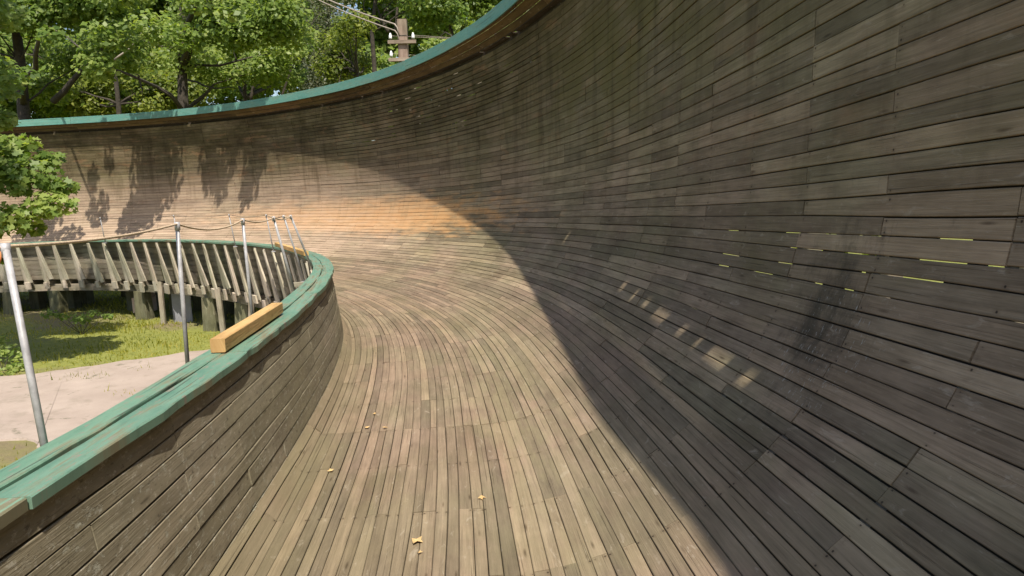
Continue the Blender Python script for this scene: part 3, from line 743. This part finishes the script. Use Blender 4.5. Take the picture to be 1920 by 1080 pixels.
c, r = crown(870, 0, 38, 90, 50, 14, 1.0, 1.6, 18)
tree('tree with thin upright stem above the green lip near its highest point', foot(838, 38), P3(840, -150, 38), .13, c, r, 'leaf2', 380, .19, tone=.55,
     extra=[(P3(905, 40, 38), P3(935, -30, 38), .06, 'cable'), (P3(790, 20, 37), P3(805, 35, 37), .04, 'cable')])
c, r = crown(230, 150, 42, 150, 60, 18, 1.2, 2.0, 19)
tree('yellowish tree in the gap between the forked maple and the thick trunk', foot(215, 43), P3(210, -60, 43), .22, c, r, 'leaf3', 330, .23, tone=.5)
c, r = crown(0, 160, 40, 120, 80, 16, 1.2, 2.0, 20)
tree('dark leafed tree at the left edge beyond the forked maple', foot(-30, 41), P3(-40, -60, 41), .25, c, r, 'leaf2', 330, .23, tone=.4)
# trees on the right of the outer wall, seen only as light through the open joints
for i, (x, y, lb) in enumerate(((9, 6, 'tree outside the outer wall seen only through the open joints, nearest the camera'), (12, 13, 'tree outside the outer wall behind the orange boards side'), (10, 20, 'tree outside the outer wall beyond the steepest bend'))):
    q = np.random.default_rng(40 + i); c = [(x + q.normal(0, 1.5), y + q.normal(0, 1.8), q.uniform(-2.5, 1.2)) for _ in range(10)]
    tree(lb, (x, y, GZ), (x, y, 3.), .2, c, [q.uniform(.8, 1.3) for _ in c], 'leaf3', 120, .2, tone=.6, nm='roadside_tree')
# far wood: one mass
cc = []; rr2 = []
q = np.random.default_rng(5)
for i in range(330):
    d = q.uniform(54, 66); cc.append(P3(q.uniform(-500, 1250), q.uniform(-140, 300), d)); rr2.append(q.uniform(1.6, 3.0))
V, F, A = leaves(cc, rr2, 120, .46, tone=.62, flat=.8); big('far_wood', V, F, A, M['leaf'], None, 'stuff')
# shrub at the left on the grass
c = [P3(20, 660, 18), P3(-10, 640, 18.3), P3(35, 685, 17.6), P3(-30, 690, 17.6), P3(10, 700, 17.2)]
def shrub(label, pts, rad, base_, tone):
    root = empty('shrub', base_, label, 'shrub'); mb = MB()
    for p in pts: mb.tube([base_, p], [.012, .005], 5)
    mb.build('stem', M['bark'], root); V, F, A = leaves(pts, rad, 900, .09, tone=tone); big('foliage', V, F, A, M['leaf'], root)
shrub('bright green shrub on the grass beside the nearest rail post', c, [.35, .3, .28, .3, .22], (P3(5, 700, 17.6)[0], P3(5, 700, 17.6)[1], GZ), .8)
c = [P3(x, 588 + (i % 3) * 5, 21.5 + i * .1) for i, x in enumerate((95, 120, 150, 175, 200))]
shrub('low leafy weeds in the shade under the far columns', c, [.25, .2, .28, .2, .2], (c[2][0], c[2][1], GZ), .6)

# ------------------------------------------------------------ odds and ends stored under the far track
def slab(px0, px1, pyt, pyb, d, m, th, name, parent=None):
    a = ip(px0, pyb, d); b = ip(px1, pyb, d); t = ip(px0, pyt, d); mb = MB(); cx = (a.x + b.x) / 2
    mb.beam((cx, a.y, a.z), (cx, a.y, t.z), b.x - a.x, th, (0, 1, 0), None, None, .015); return mb.build(name, M[m], parent)
f = ip(271, 572, 25.2); root = empty('concrete_blocks', (f.x, f.y, GZ), 'stack of pale pinkish concrete slabs between two columns under the far track', 'concrete block')
slab(255, 288, 524, 540, 25.2, 'pinkwall', .45, 'block', root); slab(258, 286, 541, 555, 25.2, 'pinkwall', .42, 'block', root); slab(256, 289, 556, 584, 25.2, 'pinkwall', .5, 'block', root)
f = ip(343, 600, 23.4); root = empty('metal_sheet', (f.x, f.y, GZ), 'grey blue metal sheet standing under the far track beside the second rail post', 'metal sheet')
slab(326, 362, 520, 604, 23.4, 'bluewall', .05, 'sheet', root); slab(328, 360, 512, 519, 23.4, 'grey', .08, 'top_rail', root)

# ------------------------------------------------------------ rail posts and rope
tops = []
def post(bpt, tpt, rad, label, hook=True):
    bpt = Vector(bpt); tpt = Vector(tpt); root = empty('rail_post', bpt, label, 'post', 'rope rail posts along the inner wall'); mb = MB()
    mb.tube([bpt, bpt.lerp(tpt, .5), tpt], [rad, rad, rad * .95], 10); mb.build('tube', M['metal'], root)
    mb = MB(); mb.tube([tpt - Vector((0, 0, .05)), tpt + Vector((0, 0, .015))], [rad * 1.25, rad * 1.25], 10); mb.build('collar', M['metal'], root)
    mb = MB(); d = (tpt - bpt).normalized(); mb.beam(bpt + d * .02 + Vector((-.05, 0, 0)), bpt + d * .02 + Vector((.05, 0, 0)), .08, .012, (0, 0, 1)); mb.build('foot_plate', M['metal'], root)
    tops.append(tpt)
post(P3(92, 880, 3.25), P3(10, 462, 3.32), .0165, 'nearest grey steel rail post, at the left edge beside the wide green cap')
post(P3(354, 712, 5.9), P3(332, 420, 5.7), .017, 'second rail post from the camera, standing alone in front of the grass')
post(P3(476, 625, 7.7), P3(455, 412, 7.5), .0165, 'third rail post, rising behind the near yellow beam')
post(P3(556, 560, 9.9), P3(513, 408, 9.5), .017, 'fourth rail post, crossing the small far yellow beam')
post(P3(590, 515, 11.9), P3(545, 405, 11.3), .017, 'fifth rail post, rightmost of the close pair at the sharp bend')
post(P3(572, 530, 12.9), P3(532, 405, 12.4), .017, 'sixth rail post, left of the close pair at the sharp bend')
near_tops = tops[:]; tops.clear()
for i, (s, lb) in enumerate(((17.2, 'thin far rail post, rightmost of the far ones, behind the yellow beam end'), (20.2, 'thin rail post on the far inner wall between two struts, middle right'),
                             (24.0, 'thin rail post on the far inner wall left of the second near post'), (28.2, 'thin rail post on the far inner wall, leftmost against the shaded planks'))):
    post(at(s, -.34, -.05), at(s - .05, -.46, .80), .014, lb)
far_tops = tops[:]
def sag(a, b, d, n=12): return [a.lerp(b, i / n) - Vector((0, 0, d * 4 * (i / n) * (1 - i / n))) for i in range(n + 1)]
pts = []
seq = [Vector(P3(-700, 560, 2.6))] + near_tops
dips = [.02, .03, .07, .04, .04, .02]
for i in range(len(seq) - 1):
    p = sag(seq[i], seq[i + 1], dips[i]); pts += p if i == 0 else p[1:]
mb = MB(); mb.tube(pts, .0085, 8); tag(mb.build('rope', M['rope']), 'beige rope sagging from post to post along the near inner wall', 'rope')
pts = []
sq = [near_tops[-1]] + far_tops + [at(33, -.4, .75)]
for i in range(len(sq) - 1):
    p = sag(sq[i], sq[i + 1], .05); pts += p if i == 0 else p[1:]
mb = MB(); mb.tube(pts, .006, 6); tag(mb.build('thin_rope', M['wire']), 'thin grey line strung along the far inner wall posts', 'rope')
mb = MB(); t0 = near_tops[0]; mb.tube([t0 + Vector((0, 0, .01)), t0 + Vector((-.03, -.01, -.06)), t0 + Vector((-.10, -.05, -.22))], [.009, .011, .010], 6); tag(mb.build('strap', M['strap']), 'short orange strap hanging from the top of the nearest rail post', 'strap')
# outboard bracket that carries the posts beside the near wall
for s in (3.4, 5.7, 7.6, 9.8, 11.6, 12.8):
    mb = MB(); mb.beam(at(s, -.05, -.34), at(s, -.60, -.34), .06, .08); mb.build('bracket', M['grey'], track)

# ------------------------------------------------------------ loose yellow beams
def loose(a, b, w_, h_, label):
    mb = MB(); mb.beam(a, b, w_, h_, (0, 0, 1), None, None, .005, 3); o = mb.build('timber_beam', M['fresh']); tag(o, label, 'beam')
a = at(5.12, -.15, .061 + .052); b = at(6.95, -.13, .064 + .052)
loose(a, b, .105, .10, 'fresh yellow squared beam lying on the near green cap')
a = at(14.0, -.26, .062 + .045); b = at(17.6, -.16, .062 + .045)
loose(a, b, .09, .085, 'thin fresh yellow beam lying on the cap past the sharp bend')

# ------------------------------------------------------------ utility pole
d = 24.; c0 = ip(757, 110, d); root = empty('utility_pole', (c0.x, c0.y, GZ), 'brown wooden utility pole with white insulators behind the lip', 'utility pole')
topz = ip(757, 39, d).z; mb = MB(); mb.beam((c0.x, c0.y, GZ - .1), (c0.x, c0.y, topz), .37, .26, (0, 1, 0), .31, .24, .02, 4); mb.build('pole', M['pole'], root)
def insul(x, y, z, par):
    mb = MB(); mb.tube([(x, y, z), (x, y, z + .07)], .018, 6); i_ = mb.build('pin', M['wire'], root)
    mb = MB(); mb.tube([(x, y, z + .05), (x, y, z + .09), (x, y, z + .16), (x, y, z + .20), (x, y, z + .235)], [.050, .054, .047, .032, .018], 12); mb.build('insulator', M['porcelain'], root)
pts_ins = []
for (py, xl, xr) in ((81, -.42, .38), (113, -.42, .30)):
    z = ip(757, py, d).z; mb = MB(); mb.beam((c0.x + xl - .05, c0.y - .17, z), (c0.x + xr + .07, c0.y - .17, z), .09, .11, (0, 0, 1)); mb.build('crossarm', M['pole'], root)
    for xx in ((xl + .04, xr - .02) if py == 81 else (xl + .04,)): insul(c0.x + xx, c0.y - .17, z + .05, root); pts_ins.append(Vector((c0.x + xx, c0.y - .17, z + .20)))
z = ip(757, 72, d).z; mb = MB(); mb.beam((c0.x - .16, c0.y - .13, z + .06), (c0.x + .16, c0.y - .13, z + .06), .012, .02, (0, 0, 1)); mb.beam((c0.x - .16, c0.y - .125, z - .12), (c0.x + .16, c0.y - .125, z - .12), .012, .02, (0, 0, 1)); mb.build('wire_band', M['wire'], root)
for i, (p, e, lb) in enumerate(((pts_ins[0], P3(1250, 78, 30), 'thin wire running right from the upper left insulator'), (pts_ins[1], P3(1250, 84, 29), 'thin wire running right from the upper right insulator'),
                                (pts_ins[2], P3(1150, 118, 28), 'thin wire running right from the lower left insulator'))):
    mb = MB(); mb.tube(sag(p, Vector(e), .08), .008, 5); tag(mb.build('overhead_wire', M['cable']), lb, 'wire')
for i, (o_, lb) in enumerate(((0, 'upper strand of the thick cable coming down to the pole top'), (.10, 'lower strand of the thick cable coming down to the pole'))):
    a = Vector((c0.x - .12, c0.y - .14, topz - .25 - o_ * 2.)); e = Vector(P3(470, -80 + o_ * 60, 33)); mb = MB()
    mb.tube([a + Vector((.02, 0, -.25))] + [a + Vector((-.03, 0, -.02))] + sag(a + Vector((-.1, -.02, .08)), e, .25), .026 - o_ * .05, 7); tag(mb.build('cable', M['cable']), lb, 'cable')

# ------------------------------------------------------------ dry leaves on the planks
def floor_hit(px, py):
    o = cam.matrix_world.translation; d = (ip(px, py, 1) - o); best = None
    for k in np.arange(1, 20, .02):
        p = o + d * k; s = p.y + .0
        for _ in range(3):
            x, y, z, nx, ny = base(s); s += (p.x - x) * (-ny) + (p.y - y) * nx
        x, y, z, nx, ny = base(s); off = (p.x - x) * nx + (p.y - y) * ny
        if p.z < z - PHF + .008 and off < PB + .3: return p
    return None
for i, (px, py, sz, lb) in enumerate(((781, 1016, .045, 'largest dry yellow leaf, near the bottom edge on the floor planks'), (903, 935, .028, 'dry leaf on a plank right of the floor middle'), (688, 803, .030, 'dry leaf beside the transverse seam, left of the middle'),
    (722, 803, .026, 'pale dry leaf just right of the seam leaf'), (620, 884, .026, 'dry leaf at the left foot of the sunlit floor'), (588, 758, .028, 'orange dry leaf near the foot of the inner wall'), (702, 777, .024, 'small dry leaf above the transverse seam'),
    (590, 800, .028, 'dry leaf lying in the wall foot left of the seam'), (787, 1038, .018, 'thin dark leaf scrap just below the largest leaf'), (499, 935, .022, 'orange leaf scrap on the lowest inner wall boards edge'))):
    p = floor_hit(px, py)
    if p is None: continue
    a0 = random.random() * 6; V = []
    for j in range(9):
        a = a0 + j * 6.283 / 9; rr_ = sz * (1.15 if j % 2 else .62) * random.uniform(.8, 1.1); V.append((p.x + rr_ * math.cos(a), p.y + rr_ * math.sin(a), p.z + .006 + .012 * random.random()))
    V.append((p.x, p.y, p.z + .004)); mb = MB(); mb.add(V, [(9, j, (j + 1) % 9) for j in range(9)]); tag(mb.build('fallen_leaf', M['leafdry']), lb, 'leaf')
